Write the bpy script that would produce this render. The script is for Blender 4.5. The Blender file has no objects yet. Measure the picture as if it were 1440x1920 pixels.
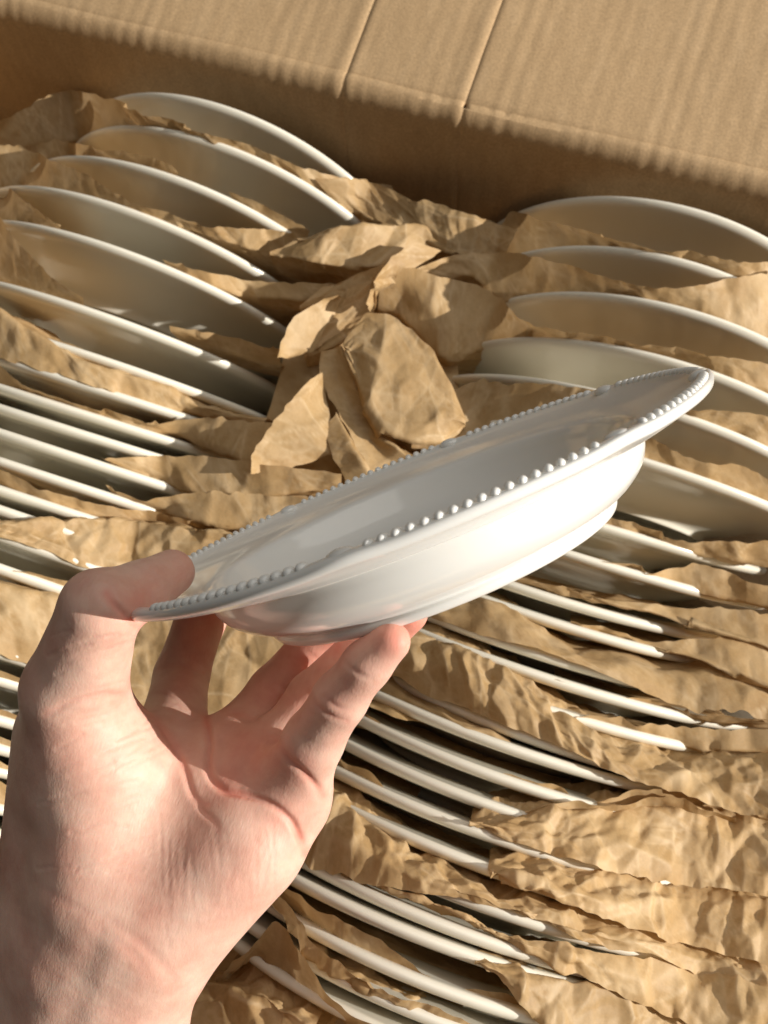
import bpy, bmesh, math, random
import numpy as np
from mathutils import Matrix, Vector

random.seed(7)
rng = np.random.default_rng(11)
sc = bpy.context.scene
COL = sc.collection

# ------------------------------------------------------------------ camera
F = 1800.0                      # focal length in pixels of the 1440 x 1920 photograph
PITCH, YAW = math.radians(60.0), math.radians(20.0)
ZOFF = 0.284                    # height of the box rim above the ground
fw = np.array([-math.sin(YAW)*math.cos(PITCH), math.cos(YAW)*math.cos(PITCH), -math.sin(PITCH)])
rt = np.array([math.cos(YAW), math.sin(YAW), 0.0])
up = np.cross(rt, fw)
CAM = np.array([0.2045, -0.49365, 0.38462 + ZOFF])
cam_d = bpy.data.cameras.new('camera')
cam = bpy.data.objects.new('camera', cam_d); COL.objects.link(cam)
M3 = Matrix((rt.tolist(), up.tolist(), (-fw).tolist())).transposed()
CAMMAT = Matrix.Translation(CAM.tolist()) @ M3.to_4x4()
cam.matrix_world = CAMMAT
cam_d.sensor_fit = 'VERTICAL'; cam_d.sensor_height = 36.0; cam_d.sensor_width = 27.0
cam_d.lens = 36.0*F/1920.0
cam_d.clip_start = 0.01; cam_d.clip_end = 50.0
cam_d.dof.use_dof = True; cam_d.dof.focus_distance = 0.305; cam_d.dof.aperture_fstop = 23.0
sc.camera = cam

# ------------------------------------------------------------------ world and lamps
w = bpy.data.worlds.new('World'); sc.world = w; w.use_nodes = True
bg = w.node_tree.nodes['Background']
bg.inputs['Color'].default_value = (1.0, 0.96, 0.9, 1); bg.inputs['Strength'].default_value = 0.045

def lamp(name, kind, direction, dist, target, energy, color, size):
    d = bpy.data.lights.new(name, kind); o = bpy.data.objects.new(name, d); COL.objects.link(o)
    v = Vector(direction).normalized(); o.location = Vector(target) + v*dist
    o.rotation_euler = v.to_track_quat('Z', 'Y').to_euler()
    d.energy = energy; d.color = color
    if kind == 'SPOT':
        d.shadow_soft_size = size; d.spot_size = math.radians(22); d.spot_blend = 0.3
    else:
        d.shape = 'RECTANGLE'; d.size, d.size_y = size
    return o
SUN_CAM = np.array([0.90, -0.035, 0.42])            # towards the light, camera axes (right, up, back)
SUN = rt*SUN_CAM[0] + up*SUN_CAM[1] - fw*SUN_CAM[2]
TARGET = (0.06, -0.2, 0.25)
lamp('low_sunlight_through_window', 'SPOT', SUN.tolist(), 7.0, TARGET, 3750.0, (1.0, 0.945, 0.86), 0.045)
WIN = rt*0.38 + up*0.58 - fw*0.72
lamp('window_skylight', 'AREA', WIN.tolist(), 2.4, TARGET, 29.0, (1.0, 0.965, 0.90), (2.6, 2.6))

sc.view_settings.view_transform = 'Standard'; sc.view_settings.look = 'None'
sc.view_settings.exposure = 0.0; sc.view_settings.gamma = 1.0
sc.render.engine = 'CYCLES'
sc.cycles.max_bounces = 10; sc.cycles.diffuse_bounces = 6; sc.cycles.glossy_bounces = 5
sc.cycles.transmission_bounces = 6; sc.cycles.caustics_reflective = False

# ------------------------------------------------------------------ helpers
def new_mesh(name, verts, faces, smooth=True):
    me = bpy.data.meshes.new(name)
    verts = np.asarray(verts, dtype=np.float32); faces = np.asarray(faces, dtype=np.int32)
    k = faces.shape[1]
    me.vertices.add(len(verts)); me.vertices.foreach_set('co', verts.ravel())
    me.loops.add(faces.size); me.loops.foreach_set('vertex_index', faces.ravel())
    me.polygons.add(len(faces)); me.polygons.foreach_set('loop_start', np.arange(0, faces.size, k, dtype=np.int32))
    me.update(calc_edges=True); me.validate()
    if smooth: me.polygons.foreach_set('use_smooth', np.ones(len(me.polygons), dtype=bool))
    return me
def add(name, me, mat=None, parent=None, loc=None):
    o = bpy.data.objects.new(name, me); COL.objects.link(o)
    if mat and me and not me.materials: me.materials.append(mat)
    if parent: o.parent = parent
    if loc is not None: o.location = loc
    return o
def tag(o, label=None, cat=None, group=None, kind=None):
    if label: o['label'] = label
    if cat: o['category'] = cat
    if group: o['group'] = group
    if kind: o['kind'] = kind
    return o
def empty(name, loc):
    o = bpy.data.objects.new(name, None); COL.objects.link(o); o.location = loc; o.empty_display_size = .02
    return o
def grid_faces(nr, nc, wrap=False):
    r, c = np.meshgrid(np.arange(nr-1), np.arange(nc if wrap else nc-1), indexing='ij')
    c2 = (c+1) % nc
    return np.stack([r*nc+c, r*nc+c2, (r+1)*nc+c2, (r+1)*nc+c], -1).reshape(-1, 4)
def centre(me, name, mat, parent=None, base=None):
    """put the object's origin at the middle of its base"""
    n = len(me.vertices); co = np.empty(n*3, np.float32); me.vertices.foreach_get('co', co); co = co.reshape(-1, 3)
    b = np.array([co[:, 0].mean(), co[:, 1].mean(), co[:, 2].min()]) if base is None else np.array(base)
    me.vertices.foreach_set('co', (co-b).astype(np.float32).ravel()); me.update()
    return add(name, me, mat, parent, b.tolist())
ORD = ['zeroth','first','second','third','fourth','fifth','sixth','seventh','eighth','ninth','tenth','eleventh','twelfth',
 'thirteenth','fourteenth','fifteenth','sixteenth','seventeenth','eighteenth','nineteenth','twentieth','twenty-first',
 'twenty-second','twenty-third','twenty-fourth','twenty-fifth']

# ------------------------------------------------------------------ materials
def mat_base(name):
    m = bpy.data.materials.new(name); m.use_nodes = True
    nt = m.node_tree; return m, nt, nt.nodes['Principled BSDF']
def N(nt, t, **kw):
    n = nt.nodes.new(t)
    for k, v in kw.items():
        if k in n.inputs: n.inputs[k].default_value = v
        else: setattr(n, k, v)
    return n
def ramp(nt, fac, stops):
    r = nt.nodes.new('ShaderNodeValToRGB'); e = r.color_ramp.elements
    e[0].position, e[0].color = stops[0][0], (*stops[0][1], 1)
    e[1].position, e[1].color = stops[-1][0], (*stops[-1][1], 1)
    for p, c in stops[1:-1]:
        x = e.new(p); x.color = (*c, 1)
    nt.links.new(fac, r.inputs['Fac']); return r

def make_porcelain(name, col, rough):
    m, nt, b = mat_base(name)
    tc = N(nt, 'ShaderNodeTexCoord')
    n1 = N(nt, 'ShaderNodeTexNoise', Scale=9.0, Detail=3.0); nt.links.new(tc.outputs['Object'], n1.inputs['Vector'])
    c2 = tuple(x*0.955 for x in col)
    r = ramp(nt, n1.outputs['Fac'], [(.35, c2), (.65, col)])
    nt.links.new(r.outputs['Color'], b.inputs['Base Color'])
    n2 = N(nt, 'ShaderNodeTexNoise', Scale=60.0, Detail=4.0); nt.links.new(tc.outputs['Object'], n2.inputs['Vector'])
    mr = N(nt, 'ShaderNodeMapRange'); mr.inputs['To Min'].default_value = rough*.8; mr.inputs['To Max'].default_value = rough*1.5
    nt.links.new(n2.outputs['Fac'], mr.inputs['Value']); nt.links.new(mr.outputs['Result'], b.inputs['Roughness'])
    bp = N(nt, 'ShaderNodeBump', Strength=.05, Distance=.002); nt.links.new(n1.outputs['Fac'], bp.inputs['Height'])
    nt.links.new(bp.outputs['Normal'], b.inputs['Normal'])
    b.inputs['IOR'].default_value = 1.48; b.inputs['Coat Weight'].default_value = .08; b.inputs['Coat Roughness'].default_value = .05
    b.inputs['Subsurface Weight'].default_value = .12; b.inputs['Subsurface Radius'].default_value = (.006, .005, .004)
    b.inputs['Subsurface Scale'].default_value = 1.0
    return m
M_PLATE = make_porcelain('plate_glaze', (.78, .74, .635), .15)
M_BOWL = make_porcelain('bowl_glaze', (.81, .80, .765), .11)

def make_paper():
    m, nt, b = mat_base('kraft_paper')
    tc = N(nt, 'ShaderNodeTexCoord'); oi = N(nt, 'ShaderNodeObjectInfo')
    off = N(nt, 'ShaderNodeVectorMath', operation='ADD'); nt.links.new(tc.outputs['Object'], off.inputs[0])
    sc_ = N(nt, 'ShaderNodeVectorMath', operation='SCALE'); sc_.inputs['Scale'].default_value = 7.0
    cx = N(nt, 'ShaderNodeCombineXYZ'); nt.links.new(oi.outputs['Random'], cx.inputs[0]); nt.links.new(oi.outputs['Random'], cx.inputs[1])
    nt.links.new(cx.outputs[0], sc_.inputs[0]); nt.links.new(sc_.outputs[0], off.inputs[1])
    n1 = N(nt, 'ShaderNodeTexNoise', Scale=34.0, Detail=6.0, Roughness=.62); nt.links.new(off.outputs[0], n1.inputs['Vector'])
    r = ramp(nt, n1.outputs['Fac'], [(.28, (.41, .25, .105)), (.52, (.50, .325, .148)), (.75, (.575, .395, .20))])
    fib = N(nt, 'ShaderNodeTexNoise', Scale=900.0, Detail=3.0); nt.links.new(off.outputs[0], fib.inputs['Vector'])
    mx = N(nt, 'ShaderNodeMix', data_type='RGBA', blend_type='MULTIPLY'); mx.inputs['Factor'].default_value = .25
    nt.links.new(r.outputs['Color'], mx.inputs['A']); nt.links.new(fib.outputs['Fac'], mx.inputs['B'])
    hs = N(nt, 'ShaderNodeHueSaturation'); mrv = N(nt, 'ShaderNodeMapRange'); mrv.inputs['To Min'].default_value = 1.0; mrv.inputs['To Max'].default_value = 1.2
    nt.links.new(oi.outputs['Random'], mrv.inputs['Value']); nt.links.new(mrv.outputs[0], hs.inputs['Value'])
    cr = N(nt, 'ShaderNodeAttribute', attribute_name='crease'); cf = N(nt, 'ShaderNodeMath', operation='MULTIPLY'); cf.inputs[1].default_value = .5
    nt.links.new(cr.outputs['Fac'], cf.inputs[0])
    mc = N(nt, 'ShaderNodeMix', data_type='RGBA'); mc.inputs['B'].default_value = (.74, .58, .37, 1)      # rubbed fibres along the creases
    nt.links.new(cf.outputs[0], mc.inputs['Factor']); nt.links.new(mx.outputs['Result'], mc.inputs['A'])
    nt.links.new(mc.outputs['Result'], hs.inputs['Color']); nt.links.new(hs.outputs[0], b.inputs['Base Color'])
    b.inputs['Roughness'].default_value = .58; b.inputs['Specular IOR Level'].default_value = .35
    # fine crumple relief: differences of squared cell distances give flat facets with sharp creases
    def facet_pair(scale):
        out = []
        for k in range(2):
            mp = N(nt, 'ShaderNodeMapping'); mp.inputs['Location'].default_value = (3.1*k, 1.7*k, .9*k); nt.links.new(off.outputs[0], mp.inputs['Vector'])
            v = N(nt, 'ShaderNodeTexVoronoi', feature='F1', Scale=scale); nt.links.new(mp.outputs[0], v.inputs['Vector'])
            p2 = N(nt, 'ShaderNodeMath', operation='POWER'); p2.inputs[1].default_value = 2.0; nt.links.new(v.outputs['Distance'], p2.inputs[0]); out.append(p2)
        sb = N(nt, 'ShaderNodeMath', operation='SUBTRACT'); nt.links.new(out[0].outputs[0], sb.inputs[0]); nt.links.new(out[1].outputs[0], sb.inputs[1]); return sb
    fa, fb = facet_pair(95.0), facet_pair(230.0)
    a = N(nt, 'ShaderNodeMath', operation='MULTIPLY_ADD'); a.inputs[1].default_value = .4
    nt.links.new(fb.outputs[0], a.inputs[0]); nt.links.new(fa.outputs[0], a.inputs[2])
    bp = N(nt, 'ShaderNodeBump', Strength=.12, Distance=.0022); nt.links.new(a.outputs[0], bp.inputs['Height'])
    bp2 = N(nt, 'ShaderNodeBump', Strength=.15, Distance=.0003); nt.links.new(fib.outputs['Fac'], bp2.inputs['Height'])
    nt.links.new(bp.outputs['Normal'], bp2.inputs['Normal']); nt.links.new(bp2.outputs['Normal'], b.inputs['Normal'])
    tr = N(nt, 'ShaderNodeBsdfTranslucent'); nt.links.new(hs.outputs[0], tr.inputs['Color'])
    ms = N(nt, 'ShaderNodeMixShader'); ms.inputs[0].default_value = .26
    nt.links.new(b.outputs[0], ms.inputs[1]); nt.links.new(tr.outputs[0], ms.inputs[2])
    nt.links.new(ms.outputs[0], nt.nodes['Material Output'].inputs['Surface'])
    return m
M_PAPER = make_paper()

def make_card():
    m, nt, b = mat_base('corrugated_cardboard')
    tc = N(nt, 'ShaderNodeTexCoord')
    mp = N(nt, 'ShaderNodeMapping'); mp.inputs['Scale'].default_value = (1, .3, .3); nt.links.new(tc.outputs['Object'], mp.inputs['Vector'])
    n1 = N(nt, 'ShaderNodeTexNoise', Scale=120.0, Detail=5.0, Roughness=.6); nt.links.new(mp.outputs[0], n1.inputs['Vector'])
    r = ramp(nt, n1.outputs['Fac'], [(.22, (.44, .295, .16)), (.5, (.48, .325, .178)), (.8, (.52, .36, .205))])
    f = N(nt, 'ShaderNodeTexNoise', Scale=700.0, Detail=4.0); nt.links.new(tc.outputs['Object'], f.inputs['Vector'])
    mx = N(nt, 'ShaderNodeMix', data_type='RGBA', blend_type='OVERLAY'); mx.inputs['Factor'].default_value = .35
    nt.links.new(r.outputs['Color'], mx.inputs['A']); nt.links.new(f.outputs['Fac'], mx.inputs['B'])
    nt.links.new(mx.outputs['Result'], b.inputs['Base Color'])
    b.inputs['Roughness'].default_value = .75; b.inputs['Specular IOR Level'].default_value = .25
    bp = N(nt, 'ShaderNodeBump', Strength=.35, Distance=.0006); nt.links.new(n1.outputs['Fac'], bp.inputs['Height'])
    bp2 = N(nt, 'ShaderNodeBump', Strength=.3, Distance=.0003); nt.links.new(f.outputs['Fac'], bp2.inputs['Height'])
    nt.links.new(bp.outputs['Normal'], bp2.inputs['Normal']); nt.links.new(bp2.outputs['Normal'], b.inputs['Normal'])
    return m
M_CARD = make_card()

def make_skin():
    m, nt, b = mat_base('skin')
    tc = N(nt, 'ShaderNodeTexCoord'); at = N(nt, 'ShaderNodeAttribute', attribute_name='flush')
    n1 = N(nt, 'ShaderNodeTexNoise', Scale=75.0, Detail=5.0, Roughness=.6); nt.links.new(tc.outputs['Object'], n1.inputs['Vector'])
    n0 = N(nt, 'ShaderNodeTexNoise', Scale=260.0, Detail=3.0); nt.links.new(tc.outputs['Object'], n0.inputs['Vector'])
    r = ramp(nt, n1.outputs['Fac'], [(.27, (.60, .325, .25)), (.5, (.675, .415, .325)), (.75, (.735, .50, .40))])
    mx = N(nt, 'ShaderNodeMix', data_type='RGBA'); mx.inputs['B'].default_value = (.68, .245, .18, 1)
    nt.links.new(at.outputs['Fac'], mx.inputs['Factor']); nt.links.new(r.outputs['Color'], mx.inputs['A'])
    mx2 = N(nt, 'ShaderNodeMix', data_type='RGBA', blend_type='OVERLAY'); mx2.inputs['Factor'].default_value = .12
    nt.links.new(mx.outputs['Result'], mx2.inputs['A']); nt.links.new(n0.outputs['Fac'], mx2.inputs['B'])
    nt.links.new(mx2.outputs['Result'], b.inputs['Base Color'])
    b.inputs['Roughness'].default_value = .52; b.inputs['Specular IOR Level'].default_value = .32
    b.inputs['Subsurface Weight'].default_value = .30
    b.inputs['Subsurface Radius'].default_value = (.0045, .0016, .0009); b.inputs['Subsurface Scale'].default_value = 1.0
    # fine skin texture: stretched lines plus pores
    mp = N(nt, 'ShaderNodeMapping'); mp.inputs['Scale'].default_value = (1.0, .28, .6); mp.inputs['Rotation'].default_value = (0, 0, math.radians(-25))
    nt.links.new(tc.outputs['Object'], mp.inputs['Vector'])
    l1 = N(nt, 'ShaderNodeTexNoise', Scale=620.0, Detail=4.0, Roughness=.65); nt.links.new(mp.outputs[0], l1.inputs['Vector'])
    v1 = N(nt, 'ShaderNodeTexVoronoi', feature='DISTANCE_TO_EDGE', Scale=1100.0); nt.links.new(mp.outputs[0], v1.inputs['Vector'])
    a = N(nt, 'ShaderNodeMath', operation='MULTIPLY_ADD'); a.inputs[1].default_value = .35
    nt.links.new(v1.outputs['Distance'], a.inputs[0]); nt.links.new(l1.outputs['Fac'], a.inputs[2])
    bp = N(nt, 'ShaderNodeBump', Strength=.3, Distance=.0005); nt.links.new(a.outputs[0], bp.inputs['Height'])
    nt.links.new(bp.outputs['Normal'], b.inputs['Normal'])
    return m
M_SKIN = make_skin()
def make_nail():
    m, nt, b = mat_base('nail')
    tc = N(nt, 'ShaderNodeTexCoord'); n1 = N(nt, 'ShaderNodeTexNoise', Scale=200.0); nt.links.new(tc.outputs['Object'], n1.inputs['Vector'])
    r = ramp(nt, n1.outputs['Fac'], [(.3, (.74, .45, .37)), (.7, (.80, .55, .46))]); nt.links.new(r.outputs['Color'], b.inputs['Base Color'])
    b.inputs['Roughness'].default_value = .25
    return m
M_NAIL = make_nail()

# ------------------------------------------------------------------ pixel <-> space
def cam_pt(px, py, d):           # camera axes (x right, y up, z back)
    return np.array([(px-720)/F*d, -(py-960)/F*d, -d])
def to_world(P):
    P = np.asarray(P, float); return CAM + P[..., 0:1]*rt + P[..., 1:2]*up - P[..., 2:3]*fw

# ------------------------------------------------------------------ cardboard box
X0, X1, YF = -0.33, 0.57, -0.62
SCORES = (0.0, 0.0775)
box = empty('cardboard_box', (0.06, -0.28, 0.0))
tag(box, 'open brown corrugated cardboard box packed with plates and kraft paper', 'box')
def fold(o):
    o.matrix_parent_inverse = box.matrix_basis.inverted(); return o
bpx = Matrix.Translation((-0.06, 0.28, 0))
def flutes(x):
    ph = 0.35*np.sin(x*61+1.3)+0.5*np.sin(x*23.7)
    a = 0.00008*(0.9+0.8*np.sin(x*37.0+.6)*np.sin(x*91.0+2))
    return a*np.sin(2*np.pi*x/0.0108+ph)
def score(x, depth=.0017):
    s = np.zeros_like(x)
    for x0 in SCORES:
        s += -depth*np.exp(-((x-x0)/.0013)**2)+.28*depth*np.exp(-((x-x0+.0048)/.0032)**2)+.1*depth*np.exp(-((x-x0-.005)/.003)**2)
    return s
def sheet_from_profile(prof, xs, amp):
    """prof: k x 2 points (y, z); normals point to the inside of the box / up"""
    prof = np.array(prof); t = np.gradient(prof, axis=0); t /= np.linalg.norm(t, axis=1)[:, None]
    n = np.stack([-t[:, 1], t[:, 0]], 1)
    s = np.concatenate([[0], np.cumsum(np.linalg.norm(np.diff(prof, axis=0), axis=1))])
    X, S = np.meshgrid(xs, s)
    jit = 0.0009*np.sin(S*38+X*9.0)*np.sin(X*14)+.00005*np.sin(X*311+S*70)*np.sin(S*95+X*40)
    h = flutes(X+.0004*np.sin(S*33+X*4))*amp + score(X) + jit
    Y = prof[:, 0][:, None]+h*n[:, 0][:, None]; Z = prof[:, 1][:, None]+h*n[:, 1][:, None]
    return np.stack([X, Y, Z], -1).reshape(-1, 3), grid_faces(len(prof), len(xs))
def solidify(o, th, off):
    md = o.modifiers.new('thickness', 'SOLIDIFY'); md.thickness = th; md.offset = off
xs = np.linspace(X0, X1, 860)
# wall with a rounded shoulder under the folding crease (crease at y = 0, z = ZOFF)
prof = []
tilt = math.tan(math.radians(6.5))
for z in np.linspace(-.276, -.0085, 70): prof.append((-.0045-(z+.0085)*tilt, z))
c0 = np.array(prof[-1]); ang = math.pi/2+math.radians(6.5); p = c0.copy()
for k in range(16):
    ang -= math.radians(64)/16; p = p+np.array([math.cos(ang), math.sin(ang)])*.0100/16; prof.append(tuple(p))
shift = -np.array(prof[-1]); prof = [(a+shift[0], b+shift[1]) for a, b in prof]
end = np.array(prof[-1])
for k in (1, 2, 3): prof.append((end[0]+.0006*k, end[1]-.00035*k))     # dips into the crease
wallp = [(a, b+ZOFF) for a, b in prof]
v, f = sheet_from_profile(wallp, xs, 1.0)
o = add('back_panel', new_mesh('back_panel', v, f), M_CARD, box); fold(o); solidify(o, .005, 1.0)
fe = np.array(wallp[-1]); fl = []
FA = math.radians(18)
for k in range(4): fl.append((fe[0]+.0002+.0008*k, fe[1]+.0006*k))
base = np.array(fl[-1])
for s in np.linspace(0.001, .24, 80): fl.append((base[0]+s*math.cos(FA), base[1]+s*math.sin(FA)+.0012*math.sin(s*30)))
v, f = sheet_from_profile(fl, xs, .8)
o = add('flap', new_mesh('flap', v, f), M_CARD, box); fold(o); solidify(o, .005, 1.0)
def panel(name, pts, th):
    me = new_mesh(name, pts, [[0, 1, 2, 3]], False); o = add(name, me, M_CARD, box); fold(o); solidify(o, th, -1.0); return o
YB = wallp[0][0]
panel('bottom_panel', [(X0, YF, .004), (X1, YF, .004), (X1, YB, .004), (X0, YB, .004)], .004)
panel('side_panel', [(X0, YF, .005), (X0, YB, .005), (X0, 0, ZOFF-.004), (X0, YF, ZOFF-.004)], .005)
panel('side_panel', [(X1, YB, .005), (X1, YF, .005), (X1, YF, ZOFF-.02), (X1, 0, ZOFF-.02)], .005)
panel('front_panel', [(X1, YF, .005), (X0, YF, .005), (X0, YF, ZOFF-.004), (X1, YF, ZOFF-.004)], .005)

# ------------------------------------------------------------------ plates standing on edge
RAD = .135; ZF = ZOFF-.28
PL = {'L': [[-0.0882, -0.0, 0.2208], [-0.0855, -0.0179, 0.294], [-0.1024, -0.0504, 0.3143], [-0.1195, -0.0784, 0.3488], [-0.1173, -0.1022, 0.3856], [-0.1164, -0.1397, 0.4406], [-0.1028, -0.163, 0.4712], [-0.0997, -0.1759, 0.5079], [-0.1, -0.1945, 0.5028], [-0.1002, -0.2091, 0.4899], [-0.1001, -0.2305, 0.4496], [-0.1, -0.2493, 0.4329], [-0.1004, -0.2678, 0.4131], [-0.1, -0.2849, 0.3702], [-0.1003, -0.3046, 0.3245], [-0.1, -0.3231, 0.307], [-0.0997, -0.363, 0.3014], [-0.1005, -0.3751, 0.3033], [-0.1001, -0.3938, 0.2959], [-0.0997, -0.4073, 0.287], [-0.0999, -0.4177, 0.2821], [-0.0996, -0.4343, 0.2781], [-0.1, -0.4454, 0.2781]],
 'R': [[0.2211, 0.0037, 0.1901], [0.2258, -0.0338, 0.2177], [0.2354, -0.0606, 0.265], [0.2355, -0.0867, 0.3248], [0.23, -0.1048, 0.4019], [0.2273, -0.1235, 0.4857], [0.2031, -0.1514, 0.579], [0.2117, -0.1721, 0.5849], [0.2041, -0.1959, 0.6041], [0.2079, -0.2131, 0.5796], [0.2041, -0.2388, 0.5374], [0.2097, -0.2531, 0.5164], [0.2093, -0.268, 0.5159], [0.23, -0.2839, 0.5124], [0.2101, -0.2946, 0.4937], [0.2119, -0.3103, 0.4855], [0.2101, -0.326, 0.4672], [0.2066, -0.3444, 0.4246], [0.2153, -0.3632, 0.3835], [0.21, -0.3822, 0.3501], [0.2084, -0.3926, 0.365], [0.2008, -0.4005, 0.3601], [0.2063, -0.4121, 0.3853], [0.207, -0.4242, 0.3757], [0.2117, -0.4344, 0.3761]]}
def lathe(profile, seg):
    pr = np.array(profile); a = np.linspace(0, 2*np.pi, seg, endpoint=False)
    v = np.stack([pr[:, 0][:, None]*np.cos(a), pr[:, 0][:, None]*np.sin(a), np.repeat(pr[:, 1][:, None], seg, 1)], -1)
    return v.reshape(-1, 3), grid_faces(len(pr), seg, True)
def smooth_profile(pts, n):
    """Catmull-Rom through points"""
    P = np.array(pts, float); out = []
    Q = np.vstack([2*P[0]-P[1], P, 2*P[-1]-P[-2]])
    for i in range(len(P)-1):
        p0, p1, p2, p3 = Q[i:i+4]
        for t in np.linspace(0, 1, n, endpoint=False):
            out.append(.5*((2*p1)+(-p0+p2)*t+(2*p0-5*p1+4*p2-p3)*t*t+(-p0+3*p1-3*p2+p3)*t**3))
    out.append(P[-1]); return np.array(out)
# local z = towards the eating side; the back (foot) faces the viewer
back = [(.0005, -.0175), (.060, -.0175), (.066, -.0178), (.0668, -.0225), (.0705, -.0232), (.0725, -.0195), (.083, -.0150), (.093, -.0102), (.101, -.0072), (.110, -.0054), (.120, -.0043), (.128, -.0036), (.1325, -.0027)]
edge = [(.1347, -.0008), (.1349, .0009), (.1337, .0021), (.1318, .0024)]
front = [(.127, .0018), (.115, .0005), (.103, -.0014), (.094, -.0052), (.084, -.0108), (.070, -.0138), (.04, -.0142), (.0005, -.0142)]
prof = smooth_profile(back+edge+front, 3)
v, f = lathe(prof, 120)
plate_me = new_mesh('plate', v, f[:, ::-1])
plate_me.materials.append(M_PLATE)
ROWSIDE = {'L': 'thumb-side', 'R': 'little-finger-side'}
for side in 'LR':
    for i, (x, y, dl) in enumerate(PL[side]):
        o = bpy.data.objects.new('plate', plate_me); COL.objects.link(o)
        # local z (eating side) -> +Y-ish; local y -> up along the leaning plate
        upv = Vector((0, -math.sin(dl), math.cos(dl))); nz = Vector((0, math.cos(dl), math.sin(dl))); xv = upv.cross(nz)
        m = Matrix((xv, upv, nz)).transposed().to_4x4()
        spin = Matrix.Rotation(random.uniform(0, 6.28), 4, 'Z')
        o.matrix_world = Matrix.Translation((x, y, ZF+RAD*math.cos(dl))) @ m @ spin
        tag(o, 'white plate on edge, %s from the cardboard wall in the %s row' % (ORD[i+1], ROWSIDE[side]), 'plate', 'plates packed on edge in the box')

# ------------------------------------------------------------------ crumpled kraft paper
def T_col(side, X, Y):
    A = np.array(PL[side]); dx = np.clip(X-np.interp(Y, A[::-1, 1]-RAD*np.sin(A[::-1, 2]), A[::-1, 0]), -.9*RAD, .9*RAD)
    s = np.sqrt(RAD**2-dx**2)
    k = np.arange(len(A)); out = np.empty_like(X)
    dl = np.full_like(X, .35)
    for _ in range(3):
        yc = Y+s*np.sin(dl)
        dl = np.interp(yc, A[::-1, 1], A[::-1, 2])
    return ZF+np.cos(dl)*(RAD+s), dl
VALLEY = ZOFF-.068
def T_surf(X, Y):
    a, d1 = T_col('L', X, Y); b, d2 = T_col('R', X, Y)
    return np.maximum(np.maximum(a, b), VALLEY), np.where(a > b, d1, d2)
def hit(pts, dz, flat=None):
    """points of pixel rays on the surface the plate rims make, raised by dz (mm)"""
    pts = np.asarray(pts, float); dz = np.broadcast_to(np.asarray(dz, float)/1000, (len(pts),))
    ray = fw + rt*((pts[:, 0:1]-720)/F) - up*((pts[:, 1:2]-960)/F)
    t = np.linspace(.28, .8, 700)[None, :, None]
    P = CAM+ray[:, None, :]*t
    Z, _ = T_surf(P[..., 0], P[..., 1])
    g = P[..., 2]-(Z+dz[:, None]); neg = g < 0
    k = np.argmax(neg, 1); k = np.where(neg.any(1), np.maximum(k, 1), 500)
    i = np.arange(len(pts)); g0, g1 = g[i, k-1], g[i, k]; fr = np.clip(g0/(g0-g1+1e-12), 0, 1)
    return P[i, k-1]*(1-fr[:, None])+P[i, k]*fr[:, None]
def resample(poly, n):
    P = np.array(poly, float); s = np.concatenate([[0], np.cumsum(np.linalg.norm(np.diff(P, axis=0), axis=1))]); s /= s[-1]
    u = np.linspace(0, 1, n); return np.stack([np.interp(u, s, P[:, k]) for k in range(P.shape[1])], 1)
def facets(U, V, cell, r):
    """piecewise planar crumple: difference of two nearest-site squared distances"""
    lo = np.array([U.min(), V.min()])-cell; hi = np.array([U.max(), V.max()])+cell
    p = np.stack([U.ravel(), V.ravel()], 1).astype(np.float32); h = []; cr = np.zeros(len(p), np.float32)
    for k in range(2):
        n = max(6, int((hi-lo).prod()/cell**2)); n = min(n, 700)
        c = (lo+r.random((n, 2))*(hi-lo)).astype(np.float32)
        wgt = (r.random(n)*cell**2*.3).astype(np.float32)
        lowest = np.empty(len(p), np.float32)
        for i in range(0, len(p), 6000):
            q = p[i:i+6000]; d = ((q**2).sum(1)[:, None]+(c**2).sum(1)[None]-2*q@c.T)+wgt[None]
            two = np.partition(d, 1, axis=1); lowest[i:i+6000] = two[:, 0]
            # distance to the fold line between the two nearest sites, only some folds are rubbed
            cr[i:i+6000] = np.maximum(cr[i:i+6000], np.clip(1-(two[:, 1]-two[:, 0])/cell/.0020, 0, 1))
        h.append(lowest)
    return ((h[0]-h[1])/cell).reshape(U.shape), cr.reshape(U.shape)
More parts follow.
